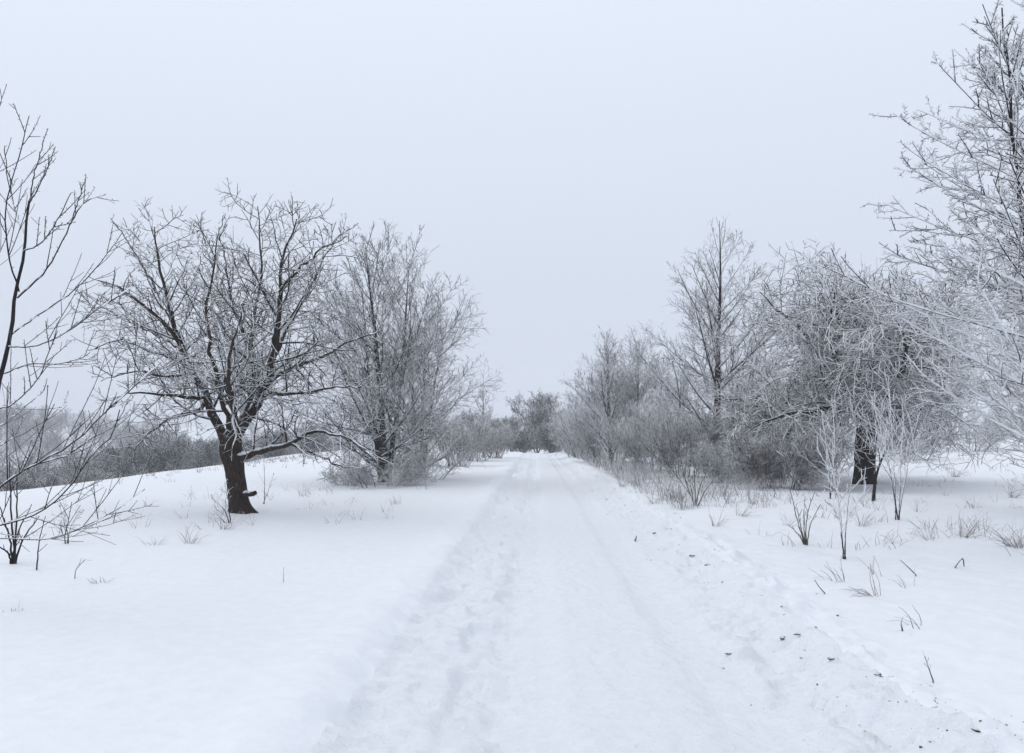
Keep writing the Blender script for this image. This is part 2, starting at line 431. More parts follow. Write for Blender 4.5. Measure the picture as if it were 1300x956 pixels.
# ------------------------------------------------------------------ tree kinds
def linden(name, loc, H, seed, label, stems=1, spread=.3, dens=1.0, rad=.16, group=None, twig='linden_twig', bark='linden_bark', wid=.36, thick=1.0, low=.08, fine=True, rime=0.0, cat='tree', droop=0.0, lv4=True, tw=1.0, pw=.56, a0=58, a1=32):
    rng = np.random.default_rng(seed)
    t = empty(name, loc, label, cat, group)
    a = rng.random(stems) * 6.28
    off = np.stack([np.cos(a), np.sin(a), np.zeros(stems)], -1) * (spread * .25 if stems > 1 else 0)
    d = np.stack([np.cos(a) * spread * .35, np.sin(a) * spread * .35, np.ones(stems)], -1) if stems > 1 else np.array([[.02, .01, 1.]])
    hh = H * (1 - .18 * rng.random(stems)); hh[0] = H
    off[:, 2] = -.15
    p, r = grow(rng, off, d, hh, 22, .022, .025, np.full(stems, rad / (stems ** .35)), np.full(stems, .008))
    f = np.linspace(0, 1, 23)
    r = r + (rad * .35 * np.exp(-f * 14))[None]
    for k in range(stems):
        part('trunk', [tubes(p[k:k+1], r[k:k+1], 12, -.05, .03, rng)], M[bark], t)
    shp = lambda x: np.minimum((x + .16) / .36, 1.0) * np.clip(1.03 - x, .02, 1) ** pw * 1.08
    K = int(40 * dens / stems ** .55)
    L1 = level(rng, (p, r, hh), K, low, .985, lambda x: a0 - a1 * x, 7, wid, 12, .03, .024 - droop, .42, .010 * thick, .3, shp, .05, 1, rmax=.05, floor=.15)
    L2 = level(rng, L1, 0, .15, 1.0, 38, 9, .34, 7, .05, .02 - droop * .5, .5, .0082 * thick, .45, lambda x: 1.2 - .65 * x, .04, floor=.12, per=4.6 * tw)
    L3 = level(rng, L2, 0, .12, 1.0, 40, 10, .42, 4, .07, .02, .6, .0074 * thick, .6, lambda x: 1.15 - .4 * x, .04, floor=.1, per=6.0 * tw)
    ch = [tubes(L1[0], L1[1], 6, .0 + rime), tubes(L2[0], L2[1], 4, .08 + rime), tubes(L3[0], L3[1], 3, .14 + rime)]
    if lv4:
        L4 = level(rng, L3, 0, .2, 1.0, 45, 12, .5, 2, .1, .02, .8, .0066 * thick, .7, None, .03, floor=.1, per=5.5 * tw)
        ch.append(tubes(L4[0], L4[1], 3, .16 + rime))
    part('crown', ch, M[twig], t)
    print(name, len(L3[0]))
    return t

def apple(name, loc, trunk_h, R_, H, seed, label, rad=.33, lean=(0, 0), limbs=9, twig='apple_twig', dens=1.0, group=None, drop=-.05):
    rng = np.random.default_rng(seed)
    t = empty(name, loc, label, 'tree', group)
    p, r = grow(rng, np.array([[0, 0, -.2]]), np.array([[lean[0], lean[1], 1.]]), np.array([trunk_h + .2]), 16, .018, .03, np.array([rad]), np.array([rad * .88]))
    f = np.linspace(0, 1, 17); r = r + rad * .10 * np.exp(-f * 12)[None] + rad * .14 * np.exp(-((f - 1) / .2) ** 2)[None]
    part('trunk', [trunk_mesh(p[0], r[0], rng, flare=.14)], M['apple_bark'], t)
    a = np.arange(limbs) * 2.4 + rng.normal(size=limbs) * .2
    el = R(1) * np.where(np.arange(limbs) % 3 == 2, 62, np.where(np.arange(limbs) % 3 == 1, 42, 20)) 
    d = np.stack([np.cos(a) * np.cos(el), np.sin(a) * np.cos(el), np.sin(el)], -1)
    LL = np.where(np.arange(limbs) % 3 == 2, (H - trunk_h) * .86, R_ * .98) * rng.uniform(.9, 1.1, limbs)
    z0 = p[0, -1] - (p[0, -1] - p[0, -4]) * rng.uniform(.1, .9, limbs)[:, None]
    q, qr = grow(rng, z0, d, LL, 14, .17, .045, np.full(limbs, rad * .46), np.full(limbs, .010), -.14)
    for k in range(limbs):
        lm = part('limb', [tubes(q[k:k+1], qr[k:k+1], 9, .1, .05, rng)], M['apple_bark'], t)
        part('snow_load', [snow_caps(q[k:k+1], qr[k:k+1], rng)], M['field'], lm)
    L1 = level(rng, (q, qr, LL), 0, .15, 1.0, 58, 14, .44, 10, .09, drop, .45, .012, .3, lambda x: 1.15 - .45 * x, .18, tip_up=-.08, floor=.45, rmax=.05, per=4.7 * dens)
    L2 = level(rng, L1, 0, .12, 1.0, 52, 14, .42, 6, .12, drop * .6, .5, .0125, .45, lambda x: 1.15 - .4 * x, .06, floor=.35, per=4.8)
    L3 = level(rng, L2, 0, .12, 1.0, 50, 14, .45, 4, .11, -.02, .6, .0115, .6, None, .05, floor=.3, per=6.2)
    part('crown', [tubes(L1[0], L1[1], 6, .05), tubes(L2[0], L2[1], 4, .12), tubes(L3[0], L3[1], 3, .16)], M[twig], t)
    print(name, len(L3[0]))
    return t

def shrub(name, loc, H, W, seed, label, stems=12, twig='brown_twig', group='shrubs along the track', dens=1.0, thick=1.0, cat='shrub', stem_parts=False, arch=-.02, levels=3, rime=0.):
    rng = np.random.default_rng(seed)
    t = empty(name, loc, label, cat, group)
    a = rng.random(stems) * 6.28; rr = np.sqrt(rng.random(stems)) * W * .22
    p0 = np.stack([np.cos(a) * rr, np.sin(a) * rr, np.full(stems, -.06)], -1)
    sp = W / H * .55
    d = np.stack([np.cos(a) * sp * rng.uniform(.2, 1.1, stems), np.sin(a) * sp * rng.uniform(.2, 1.1, stems), np.ones(stems)], -1)
    LL = H * rng.uniform(.7, 1.12, stems)
    q, qr = grow(rng, p0, d, LL, 9, .06, .01 + arch, np.full(stems, .013 * thick), np.full(stems, .005 * thick))
    ch = []
    if stem_parts:
        for k in range(stems): part('stem', [tubes(q[k:k+1], qr[k:k+1], 6, .0 + rime)], M[twig], t)
    else: ch.append(tubes(q, qr, 5, rime))
    L1 = level(rng, (q, qr, LL), int(9 * dens), .15, 1., 42, 12, .42, 5, .09, .01, .55, .0055 * thick, .5, lambda x: 1.1 - .5 * x, .05, .92, floor=.03)
    ch.append(tubes(L1[0], L1[1], 4, .06 + rime))
    if levels > 1:
        L2 = level(rng, L1, int(7 * dens), .15, 1., 42, 12, .48, 3, .11, .01, .7, .0048 * thick, .6, None, .03, .9, floor=.02)
        ch.append(tubes(L2[0], L2[1], 3, .12 + rime))
    if levels > 2:
        L3 = level(rng, L2, 4, .2, 1., 45, 12, .5, 2, .1, .0, .8, .0045 * thick, .7, None, .03, .85, floor=.02)
        ch.append(tubes(L3[0], L3[1], 3, .14 + rime))
    part('twigs', ch, M[twig], t)
    return t

# left side lindens
linden('linden_tree', spot(488, 27.5), 8.15, 21, 'tall dense frosted tree with rounded crown, standing right behind the forked bare tree', stems=4, spread=.36, dens=1.6, rad=.17, wid=.47, low=.03, a0=72, a1=44, pw=.46, tw=1.04, thick=1.1)
linden('linden_tree', spot(533, 31.0), 7.1, 22, 'frosted tree with a sloping outer side, nearest the track in the left clump', stems=3, spread=.36, dens=1.3, rad=.14, wid=.46, low=.02, a0=72, a1=42, pw=.46, tw=1.04, thick=1.1)
linden('slender_tree', spot(614, 60), 5.9, 23, 'slim young tree with a single straight stem, far along the left verge', dens=.7, rad=.09, wid=.30, thick=2.0, lv4=False)

# right side lindens
linden('linden_tree', spot(905, 31.0), 10.0, 31, 'tall pointed frosted tree with straight stem rising above its neighbours right of the track', dens=1.0, rad=.17, wid=.43, low=.14, pw=.75, a0=56, a1=24, tw=1.1)
linden('linden_tree', spot(776, 45.0), 7.6, 32, 'slim frosted tree with pointed top, left one of the pair along the right verge', dens=1.5, rad=.13, wid=.50, thick=1.25, rime=.1, pw=.7, tw=1.2, low=.04)
linden('linden_tree', spot(808, 47.0), 7.4, 33, 'slim frosted tree with pointed top, right one of the pair along the right verge', dens=1.5, rad=.12, wid=.50, thick=1.25, rime=.1, pw=.7, tw=1.2, low=.04)
linden('frosted_tree', spot(848, 43.0), 5.6, 34, 'bushy white frosted tree filling the gap between the pair and the pointed tree', stems=3, spread=.5, dens=1.3, rad=.11, wid=.5, thick=1.4, rime=.18, tw=1.1)
linden('frosted_tree', spot(742, 58.0), 4.8, 35, 'bushy white frosted tree leaning towards the track left of the pair', stems=3, spread=.6, dens=1.2, rad=.10, wid=.52, thick=1.8, rime=.18, lv4=False)
linden('frosted_tree', spot(945, 36.0), 6.2, 36, 'white frosted tree half hidden behind the drooping rimed tree', stems=2, spread=.5, dens=1.3, rad=.12, wid=.5, thick=1.2, rime=.15)

# the old fruit trees on the right
linden('frosted_tree', spot(1343, 16.0), 5.2, 37, 'low thickly white crown reaching in from the right edge, under the tall edge tree', stems=3, spread=.5, dens=1.5, rad=.09, wid=.56, low=.12, twig='rimed_twig', bark='cherry_bark', rime=.02, pw=.5, a0=66, a1=30, thick=1.15)
apple('apple_tree', hit(1097, 614), 2.5, 5.2, 7.3, 41, 'old spreading tree with thick black trunk and heavy rimed dome of twigs', rad=.335, limbs=16, dens=1.1, drop=-.045)
apple('apple_tree', spot(985, 29), 1.6, 3.3, 5.6, 42, 'low drooping rimed tree between the pointed tree and the thick black trunk', rad=.2, limbs=12, lean=(.15, 0), dens=1.1, drop=-.07)

# ------------------------------------------------------------------ near tree at the right edge
def build_near_right():
    rng = np.random.default_rng(51)
    base = spot(1338, 10.2)
    t = empty('cherry_tree', base, 'tall tree at the right edge with long branches thickly lined with fresh snow', 'tree')
    d0 = base[1]
    st = [([(1340, 720, 0), (1338, 600, 0), (1330, 480, 0), (1318, 390, 0), (1302, 300, 0), (1291, 220, 0), (1285, 150, 0), (1279, 80, 0), (1272, 10, 0)], .066, .008),
          ([(1336, 590, 0), (1350, 450, .2), (1345, 340, .3), (1330, 230, .4), (1322, 130, .5), (1306, 20, .5), (1298, -50, .5)], .05, .008),
          ([(1337, 600, 0), (1380, 450, .9), (1400, 300, 1.4), (1400, 120, 1.6)], .07, .012)]
    lv = []
    for k, (pl, r0, r1) in enumerate(st):
        p, r, L = poly(pl, base, d0, r0, r1, 24)
        p[1:-1] += rng.normal(size=(22, 3)) * .01
        part('trunk', [tubes(p[None], r[None], 10, .05, .03, rng)], M['cherry_bark'], t)
        lv.append((p[None], r[None], np.array([L])))
    P1 = tuple(np.concatenate([a[i] for a in lv]) for i in range(3))
    L1 = level(rng, P1, 64, .20, .98, lambda x: 68 - 24 * x, 6, .325, 16, .022, .012, .5, .010, .4, lambda x: np.clip(np.minimum(1.15, (1.0 - x) * 2.15), .05, 1.2), .0, .97, rmax=.022, floor=1.3)
    def inside(lv, slack):
        q = lv[0]; rad_ = np.hypot(q[..., 0] + .25, q[..., 1]); env = np.interp(q[..., 2], [.8, 2.5, 4.9, 6.3, 7.3, 8.0], [2.2, 2.6, 2.45, 1.7, .9, .5])
        k = (rad_ < env + slack).all(axis=1)
        return (lv[0][k], lv[1][k], lv[2][k])
    L1 = inside(L1, .0)
    L2 = level(rng, L1, 0, .12, .98, 38, 9, .30, 9, .035, .016, .5, .0094, .55, lambda x: 1.2 - .65 * x, .03, floor=1.15, per=5.2)
    L2 = inside(L2, .08)
    L3 = level(rng, L2, 0, .12, .98, 42, 10, .36, 5, .05, .02, .7, .0084, .7, lambda x: 1.15 - .4 * x, .03, floor=1.05, per=5.6)
    L4 = level(rng, L3, 4, .1, 1.0, 55, 15, 0, 1, .1, 0, .8, .0046, .8, None, 0, .8, absL=.05)
    L5 = level(rng, L2, 12, .1, 1.0, 62, 15, 0, 1, .1, 0, .8, .0046, .8, None, 0, .8, absL=.045)
    part('crown', [tubes(L1[0], L1[1], 6, .15), tubes(L2[0], L2[1], 5, .2), tubes(L3[0], L3[1], 4, .28), tubes(L4[0], L4[1], 3, .35), tubes(L5[0], L5[1], 3, .35)], M['rimed_twig'], t)
    part('snow_load', [snow_caps(L1[0], L1[1], rng, 5, .9, 2)], M['field'], t)
    print('near right', len(L3[0]), len(L4[0]))
build_near_right()

# ------------------------------------------------------------------ near tree at the left edge
def build_near_left():
    rng = np.random.default_rng(61)
    d0 = 7.6
    base = spot(-42, d0)
    t = empty('young_tree', base, 'thin bare tree at the left edge with sparse long branches reaching over the field', 'tree')
    st = [([(-42, 790, 0), (-36, 690, 0), (-22, 590, 0), (-3, 495, 0), (12, 430, 0), (20, 378, 0), (31, 310, 0), (37, 255, 0)], .040, .010)]
    lim = [
        ([(37, 256, 0), (43, 225, .05), (52, 190, .1), (61, 163, .1)], .009, .004),
        ([(37, 258, 0), (48, 240, -.1), (60, 215, -.2), (70, 187, -.2)], .009, .004),
        ([(22, 378, 0), (62, 338, .2), (80, 305, .3), (90, 284, .3), (108, 257, .3), (134, 247, .3)], .014, .005),
        ([(90, 284, .3), (98, 258, .3), (108, 227, .3)], .008, .004),
        ([(30, 320, 0), (60, 300, -.3), (75, 275, -.4), (90, 245, -.4)], .010, .004),
        ([(33, 300, 0), (20, 268, .2), (10, 225, .3), (6, 185, .3)], .010, .004),
        ([(24, 370, 0), (10, 320, -.2), (8, 260, -.4), (25, 195, -.5), (37, 147, -.5)], .011, .004),
        ([(10, 440, 0), (50, 438, -.3), (95, 415, -.5), (135, 385, -.6), (170, 362, -.7)], .011, .004),
        ([(14, 425, 0), (45, 402, .3), (90, 372, .5), (130, 330, .6), (155, 295, .6)], .012, .004),
        ([(2, 475, 0), (40, 462, .2), (75, 462, .4), (112, 450, .5), (135, 428, .5)], .010, .004),
        ([(-8, 520, 0), (20, 510, -.4), (48, 480, -.6), (65, 440, -.7), (73, 420, -.7)], .010, .004),
        ([(-30, 650, 0), (0, 617, -.1), (50, 587, -.2), (92, 562, -.3), (130, 527, -.4), (170, 490, -.5), (205, 460, -.5)], .016, .005),
        ([(50, 588, -.2), (85, 578, -.1), (110, 560, 0), (145, 540, .1), (163, 508, .1)], .010, .004),
        ([(-33, 690, 0), (0, 667, -.3), (40, 655, -.4), (78, 630, -.5), (115, 580, -.6), (145, 545, -.7), (152, 520, -.7)], .015, .005),
        ([(-36, 695, 0), (0, 683, -.5), (65, 684, -.7), (105, 670, -.8), (150, 645, -.9), (184, 621, -.9)], .012, .004),
        ([(-14, 550, 0), (15, 530, .3), (45, 505, .5), (62, 490, .6)], .010, .004),
        ([(-20, 580, 0), (10, 560, .4), (48, 540, .5), (85, 510, .6)], .009, .004),
        ([(-5, 505, 0), (-35, 420, .3), (-45, 320, .4), (-30, 230, .4), (-10, 150, .4)], .014, .004),
        ([(-20, 585, 0), (-60, 500, -.3), (-90, 380, -.5), (-85, 260, -.6)], .016, .004),
    ]
    p, r, L = poly(st[0][0], base, d0, st[0][1], st[0][2], 22)
    p[1:-1] += rng.normal(size=(20, 3)) * .006
    part('trunk', [tubes(p[None], r[None], 9, 0, .04, rng)], M['cherry_bark'], t)
    lv = []
    for pl, r0, r1 in lim:
        p, r, L = poly(pl, base, d0, r0 * .78, r1 * .85, 18)
        p[1:-1] += rng.normal(size=(16, 3)) * .0035
        lm = part('limb', [tubes(p[None], r[None], 7, .12, .06, rng)], M['cherry_bark'], t)
        part('snow_load', [snow_caps(p[None], r[None], rng, 5, .75, 3)], M['field'], lm)
        lv.append((p[None], r[None], np.array([L])))
    P1 = tuple(np.concatenate([a[i] for a in lv]) for i in range(3))
    L2 = level(rng, P1, 0, .15, .95, 34, 8, .38, 11, .018, .022, .6, .0042, .6, lambda x: 1.2 - .8 * x, .12, floor=.25, per=5.0)
    L3 = level(rng, L2, 0, .2, .95, 34, 9, .36, 6, .03, .02, .75, .0034, .7, None, .10, floor=.25, per=2.6)
    B1 = level(rng, P1, 24, .1, 1., 62, 12, 0, 1, .1, 0, .6, .0034, .8, None, 0, .7, absL=.022)
    B2 = level(rng, L2, 10, .1, 1., 60, 12, 0, 1, .1, 0, .6, .0032, .8, None, 0, .7, absL=.018)
    part('twigs', [tubes(L2[0], L2[1], 5, .18), tubes(L3[0], L3[1], 4, .22), tubes(B1[0], B1[1], 3, .3), tubes(B2[0], B2[1], 3, .3)], M['cherry_bark'], t)
build_near_left()

# ------------------------------------------------------------------ saplings and shrubs near the eye
def sapling(name, px, py, tops, seed, label, mat='rimed_twig', r=.012, K=7, ratio=.4, lv=2, group='saplings and shoots standing in the snow', cat='sapling'):
    """stems followed from the base to each (px, py) tip, with side twigs"""
    rng = np.random.default_rng(seed)
    base = hit(px, py)
    t = empty(name, base, label, cat, group); d0 = base[1]
    ls = []
    for (tx, ty, dz) in tops:
        mx = px + (tx - px) * .4 + rng.normal() * 3; my = py + (ty - py) * .5
        p, rr, L = poly([(px + rng.normal() * 2, py + 5, 0), (mx, my, dz * .4), (tx, ty, dz)], base, d0, r, r * .35, 12)
        p[1:-1] += rng.normal(size=(10, 3)) * .004
        v_, q_, a_ = tubes(p[None], rr[None], 7, 0, .05, rng)
        a_ = -.62 + .62 * np.clip(v_[:, 2] / max(.3, p[-1, 2]), 0, 1) ** .7
        part('stem', [(v_, q_, a_)], M[mat], t)
        ls.append((p[None], rr[None], np.array([L])))
    P1 = tuple(np.concatenate([a[i] for a in ls]) for i in range(3))
    L1 = level(rng, P1, K, .25, .98, 38, 10, ratio, 7, .07, .02, .6, .0055, .6, lambda x: 1.2 - .8 * x, .05, .9, floor=.05)
    ch = [tubes(L1[0], L1[1], 5, .2)]
    if lv > 1:
        L2 = level(rng, L1, 5, .2, .98, 42, 10, .4, 4, .08, .02, .7, .005, .7, None, .05, .8, floor=.05)
        ch.append(tubes(L2[0], L2[1], 4, .28))
    if lv == 1:
        for k in range(len(L1[0])): part('twig', [tubes(L1[0][k:k+1], L1[1][k:k+1], 5, .2)], M[mat], t)
    else:
        part('twigs', ch, M[mat], t)
    return t

sapling('sapling', 1140, 660, [(1105, 500, 0), (1128, 478, .3), (1165, 530, -.3), (1150, 500, .2)], 71, 'white rimed sapling forking just in front of the thick black trunk', r=.013, K=10)
sapling('sapling', 1108, 636, [(1130, 560, .1)], 72, 'short dark leaning stem beside the thick black trunk', 'apple_bark', r=.045, K=3, ratio=.3)
sapling('sapling', 1073, 710, [(1063, 610, 0), (1050, 570, .2), (1085, 585, -.2)], 73, 'bright rimed sapling with a dark lower stem, nearest of the thin saplings on the right', r=.010, K=6)
sapling('sapling', 1054, 634, [(1043, 520, 0), (1056, 500, .3)], 74, 'thin rimed sapling left of the thick black trunk', r=.015, K=9)
sapling('sapling', 1022, 692, [(1003, 620, 0), (1022, 630, .2), (1034, 625, -.1), (998, 665, .2), (1042, 640, .1), (1012, 645, -.2)], 75, 'fan of thin upright stems poking from snow left of the nearest sapling', 'dead_stalk', r=.010, K=3, ratio=.25, lv=1)
sapling('sapling', 884, 642, [(848, 590, 0), (862, 570, .2), (880, 580, -.2), (905, 585, .1), (870, 600, .4), (910, 605, -.3)], 76, 'clump of dark stems leaning apart at the verge beneath the pointed tree', 'dead_stalk', r=.014, K=5, ratio=.35)
sapling('sapling', 18, 716, [(-2, 640, 0), (12, 585, .2), (22, 600, -.2), (50, 655, .1), (40, 640, .4), (-8, 690, -.2)], 77, 'cluster of stubby upright shoots in the snow under the left edge tree', 'cherry_bark', r=.016, K=3, ratio=.28, lv=1)
sapling('sapling', 46, 724, [(58, 655, 0)], 78, 'single thin shoot standing right of the stubby cluster', 'cherry_bark', r=.010, K=3, ratio=.2, lv=1)
sapling('sapling', 84, 690, [(74, 640, 0), (104, 645, .1), (60, 660, -.2), (80, 630, .2)], 79, 'thin pale twiggy shoots right of the stubby cluster', 'grey_twig', r=.008, K=4, ratio=.35)
sapling('sapling', 292, 664, [(268, 632, -.1), (272, 650, .1), (285, 612, .1)], 80, 'low bent shoots at the foot of the leaning brown trunk', 'walnut_twig', r=.012, K=5, ratio=.35)
sapling('sapling', 334, 640, [(334, 570, .1), (348, 600, .2)], 81, 'upright thin shoots just right of the leaning brown trunk', 'grey_twig', r=.010, K=4, ratio=.25, lv=1)

shrub('shrub', spot(992, 23.5), 1.7, 2.6, 91, 'dense brown shrub below the drooping rimed tree', stems=34, dens=1.7)
shrub('shrub', spot(930, 26.5), 1.3, 2.2, 92, 'low grey brown shrub beneath the pointed tree', stems=26, twig='grey_twig', dens=1.6)
shrub('shrub', spot(868, 30), 2.2, 2.6, 93, 'loose reddish brown shrub between the pair and the pointed tree', stems=28, dens=1.5)
shrub('shrub', spot(830, 36), 2.6, 3.2, 94, 'pale frosted thicket in front of the pair of slim trees', stems=30, twig='grey_twig', thick=1.3, dens=1.4)
shrub('shrub', spot(775, 48), 3.0, 4.2, 95, 'round frosted thicket at the feet of the pair of slim trees', stems=32, twig='grey_twig', thick=1.5, dens=1.4)
shrub('shrub', spot(738, 60), 3.2, 4.5, 96, 'low frosted bush where the right verge nears the far grove', stems=24, twig='grey_twig', thick=1.8)
shrub('shrub', spot(480, 25.5), 1.3, 3.4, 97, 'tangled low bush at the foot of the tall dense left tree', stems=26, twig='grey_twig', dens=1.2, arch=-.06)
shrub('shrub', spot(436, 26), .8, 1.8, 98, 'flat dark bramble on the snow left of the tall dense tree', stems=16, twig='brown_twig', arch=-.10)
shrub('shrub', spot(540, 29), 1.6, 2.8, 99, 'drooping twiggy bush on the track side of the left clump', stems=20, twig='grey_twig', arch=-.05)
shrub('shrub', spot(582, 42), 2.4, 2.6, 100, 'brownish shrub beyond the left clump', stems=20, thick=1.4)
shrub('shrub', spot(604, 52), 2.6, 3.0, 101, 'rusty shrub around the foot of the slim young tree', stems=24, thick=1.7)
shrub('shrub', spot(628, 58), 2.5, 2.2, 102, 'dark red brown shrub closest to the far left edge of the track', stems=24, thick=1.9)
shrub('shrub', spot(1150, 44), 2.2, 5.0, 103, 'dark low thicket seen under the crown right of the thick black trunk', stems=26, twig='grey_twig', thick=1.4)
shrub('shrub', spot(1235, 52), 2.2, 6.0, 104, 'hazy shrub row at the far edge of the right field', stems=26, twig='grey_twig', thick=1.6)
shrub('shrub', spot(1050, 34), 2.4, 4.0, 105, 'shadowy thicket behind the thick black trunk', stems=26, twig='grey_twig', thick=1.2)

# ------------------------------------------------------------------ far grove and valley trees
def far_tree(name, loc, H, W, seed, label, twig='grove_twig', thick=1.0, low=.12, cat='tree', group='trees and bushes of the far grove', n=1.0):
    rng = np.random.default_rng(seed)
    t = empty(name, loc, label, cat, group)
    stems = 6
    a = np.arange(stems) * 2.4 + rng.random() * 6
    sp_ = (W / H) * np.array([.12, .5, .42, .5, .3, .38])
    d = np.stack([np.cos(a) * sp_, np.sin(a) * sp_, np.ones(stems)], -1)
    LL = H * .84 * np.array([.90, .88, .9, .86, .9, .87])
    p, r = grow(rng, np.tile([[0, 0, -.3]], (stems, 1)) + d * .1, d, LL, 10, .05, .02, np.full(stems, .08), np.full(stems, .015))
    part('trunk', [tubes(p, r, 6, 0)], M[twig], t)
    L1 = level(rng, (p, r, LL), int(22 * n), low, .98, lambda x: 62 - 16 * x, 10, W / H * .36, 7, .07, .02, .5, .016 * thick, .4, lambda x: np.sqrt(np.clip(1.05 - (1.7 * x - .8) ** 2, .35, 1)), .05, .95)
    L2 = level(rng, L1, 10, .12, 1., 48, 11, .36, 4, .09, .02, .5, .012 * thick, .5, lambda x: 1.1 - .4 * x, .05, .95)
    L3 = level(rng, L2, 7, .15, 1., 48, 12, .45, 2, .1, .02, .6, .0125 * thick, .6, None, .03, .9)
    part('crown', [tubes(L1[0], L1[1], 4, .0), tubes(L2[0], L2[1], 3, .06), tubes(L3[0], L3[1], 3, .12)], M[twig], t)
    return t

g1 = far_tree('grove_tree', spot(682, 96), 9.2, 7.8, 111, 'dark rounded tree at the end of the track, tallest of the far grove', thick=1.5, n=1.3)
g2 = far_tree('grove_tree', spot(650, 104), 6.0, 5.0, 112, 'grey tree on the left flank of the far grove', thick=1.5)
g3 = far_tree('grove_tree', spot(722, 88), 6.3, 4.6, 113, 'pale upright tree on the right flank of the far grove', 'grey_twig', thick=1.5)
far_tree('grove_bush', spot(700, 84), 3.9, 4.6, 114, 'dark squat bush just right of the tallest grove tree', thick=1.4, cat='bush')
far_tree('grove_bush', spot(664, 88), 3.0, 4.6, 115, 'low dark bush where the track disappears', thick=1.4, cat='bush')
far_tree('frosted_bush', spot(737, 72), 4.3, 5.5, 116, 'broad white frosted bush between the far grove and the pair of slim trees', 'grey_twig', thick=1.3, cat='bush')
copy_thing(g2, spot(632, 112), 1.1, (1, 1, 1.05), 'faint grey tree farthest left in the far grove')
copy_thing(g3, spot(620, 120), 2.3, (1.1, 1.1, 1.0), 'faint pale tree in haze behind the slim young tree')
copy_thing(g1, spot(602, 110), 2.0, (1, 1, .8), 'faint broad tree in haze behind the left clump')
copy_thing(g2, spot(704, 128), 3.0, (1.2, 1.2, 1.0), 'faint tree in haze showing behind the squat grove bush')

# row beyond the field edge on the left
b1 = far_tree('valley_bush', spot(212, 62), 4.3, 5.6, 121, 'dark round bush beyond the field edge, lower left of the leaning brown trunk', thick=1.2, low=.05, cat='bush', n=1.3, group='bushes beyond the left field')
vb = [(40, 56, 6.3, 'dark bush beyond the field at the far left edge'),
      (105, 66, 5.6, 'grey bush beyond the field behind the left edge branches'),
      (168, 72, 7.6, 'pale tall bush left of the dark round valley bush'),
      (262, 80, 6.4, 'greyish bush in haze right of the dark round valley bush'),
      (305, 74, 4.2, 'low brown grey bush beyond the field right behind the leaning brown trunk'),
      (352, 92, 5.8, 'hazy bush beyond the field seen under the low right limb'),
      (398, 100, 6.2, 'hazy bush beyond the field just left of the flat bramble')]
for k, (px, d, h, lab) in enumerate(vb):
    loc = spot(px, d)
    s = h / 6.3 * (.62 + .0035 * (d - 56))
    copy_thing(b1, loc, 1.3 * k + .5, (s * 1.7, s * 1.7, s * 1.5), lab)

def forest(name, spots, seed, label, hmin, hmax):
    rng = np.random.default_rng(seed)
    protos = []
    for v in range(4):
        st = 1
        p, r = grow(rng, np.zeros((1, 3)), np.array([[0, 0, 1.]]), np.array([1.0]), 8, .06, .02, np.array([.014]), np.array([.004]))
        L1 = level(rng, (p, r, np.array([1.])), 26, .1, .98, lambda x: 62 - 25 * x, 10, .36, 4, .08, .02, .6, .006, .5, lambda x: np.sqrt(np.clip(1.05 - (1.6 * x - .6) ** 2, .1, 1)), .05)
        L2 = level(rng, L1, 11, .1, 1., 48, 12, .42, 2, .1, .02, .7, .0042, .6, None, .03)
        protos.append([tubes(p, r, 4, 0), tubes(L1[0], L1[1], 3, .05), tubes(L2[0], L2[1], 3, .1)])
    ch = []
    for (x, y) in spots:
        pr = protos[rng.integers(4)]; a = rng.random() * 6.28; h = rng.uniform(hmin, hmax); w = h * rng.uniform(.9, 1.5)
        z = ground_at(x, y) - .2
        ca, sa = math.cos(a), math.sin(a)
        for v, f, rm in pr:
            q = np.stack([(v[:, 0] * ca - v[:, 1] * sa) * w + x, (v[:, 0] * sa + v[:, 1] * ca) * w + y, v[:, 2] * h + z], -1)
            ch.append((q, f, rm))
    o = part(name, ch, M['wood_twig'])
    tag(o, label, 'woods', None, 'stuff')

rng = np.random.default_rng(7)
sp = []
while len(sp) < 600:
    d = rng.uniform(95, 400) ; px = rng.uniform(-90, 470)
    x = (px - 650) / F * d
    if x > -40: continue
    if fbm(np.array([x / 28]), np.array([d / 28]), 2, 31)[0] < -.28: continue
    sp.append((x, d))
forest('valley_wood', sp, 8, 'hazy frosted woods across the valley on the left', 5.5, 9.5)
sp = []
for _ in range(110):
    d = rng.uniform(150, 300); px = rng.uniform(560, 1400)
    sp.append(((px - 650) / F * d, d))
forest('distant_wood', sp, 9, 'faint woods in the haze beyond the far grove', 4.5, 7)

# ------------------------------------------------------------------ grass, stalks, soil
def tuft(px, py, n, h, lean, seed, label, mat='straw', spread=.10, name='grass_tuft', cat='grass tuft', group=None, r=.0035):
    rng = np.random.default_rng(seed)
    base = hit(px, py)
    a = rng.random(n) * 6.28
    p = np.stack([np.cos(a), np.sin(a), np.zeros(n)], -1) * (rng.random(n) * spread)[:, None]; p[:, 2] = -.03
    d = np.stack([np.cos(a) * .5 + lean, np.sin(a) * .5, np.ones(n)], -1) + rng.normal(size=(n, 3)) * .15
    q, rr = grow(rng, p, d, h * rng.uniform(.5, 1.15, n), 7, .12, -.05, np.full(n, r), np.full(n, r * .4), tip_up=-.10)
    o = part(name, [tubes(q, rr, 3, .1)], M[mat])
    o.location = base
    return tag(o, label, cat, group)

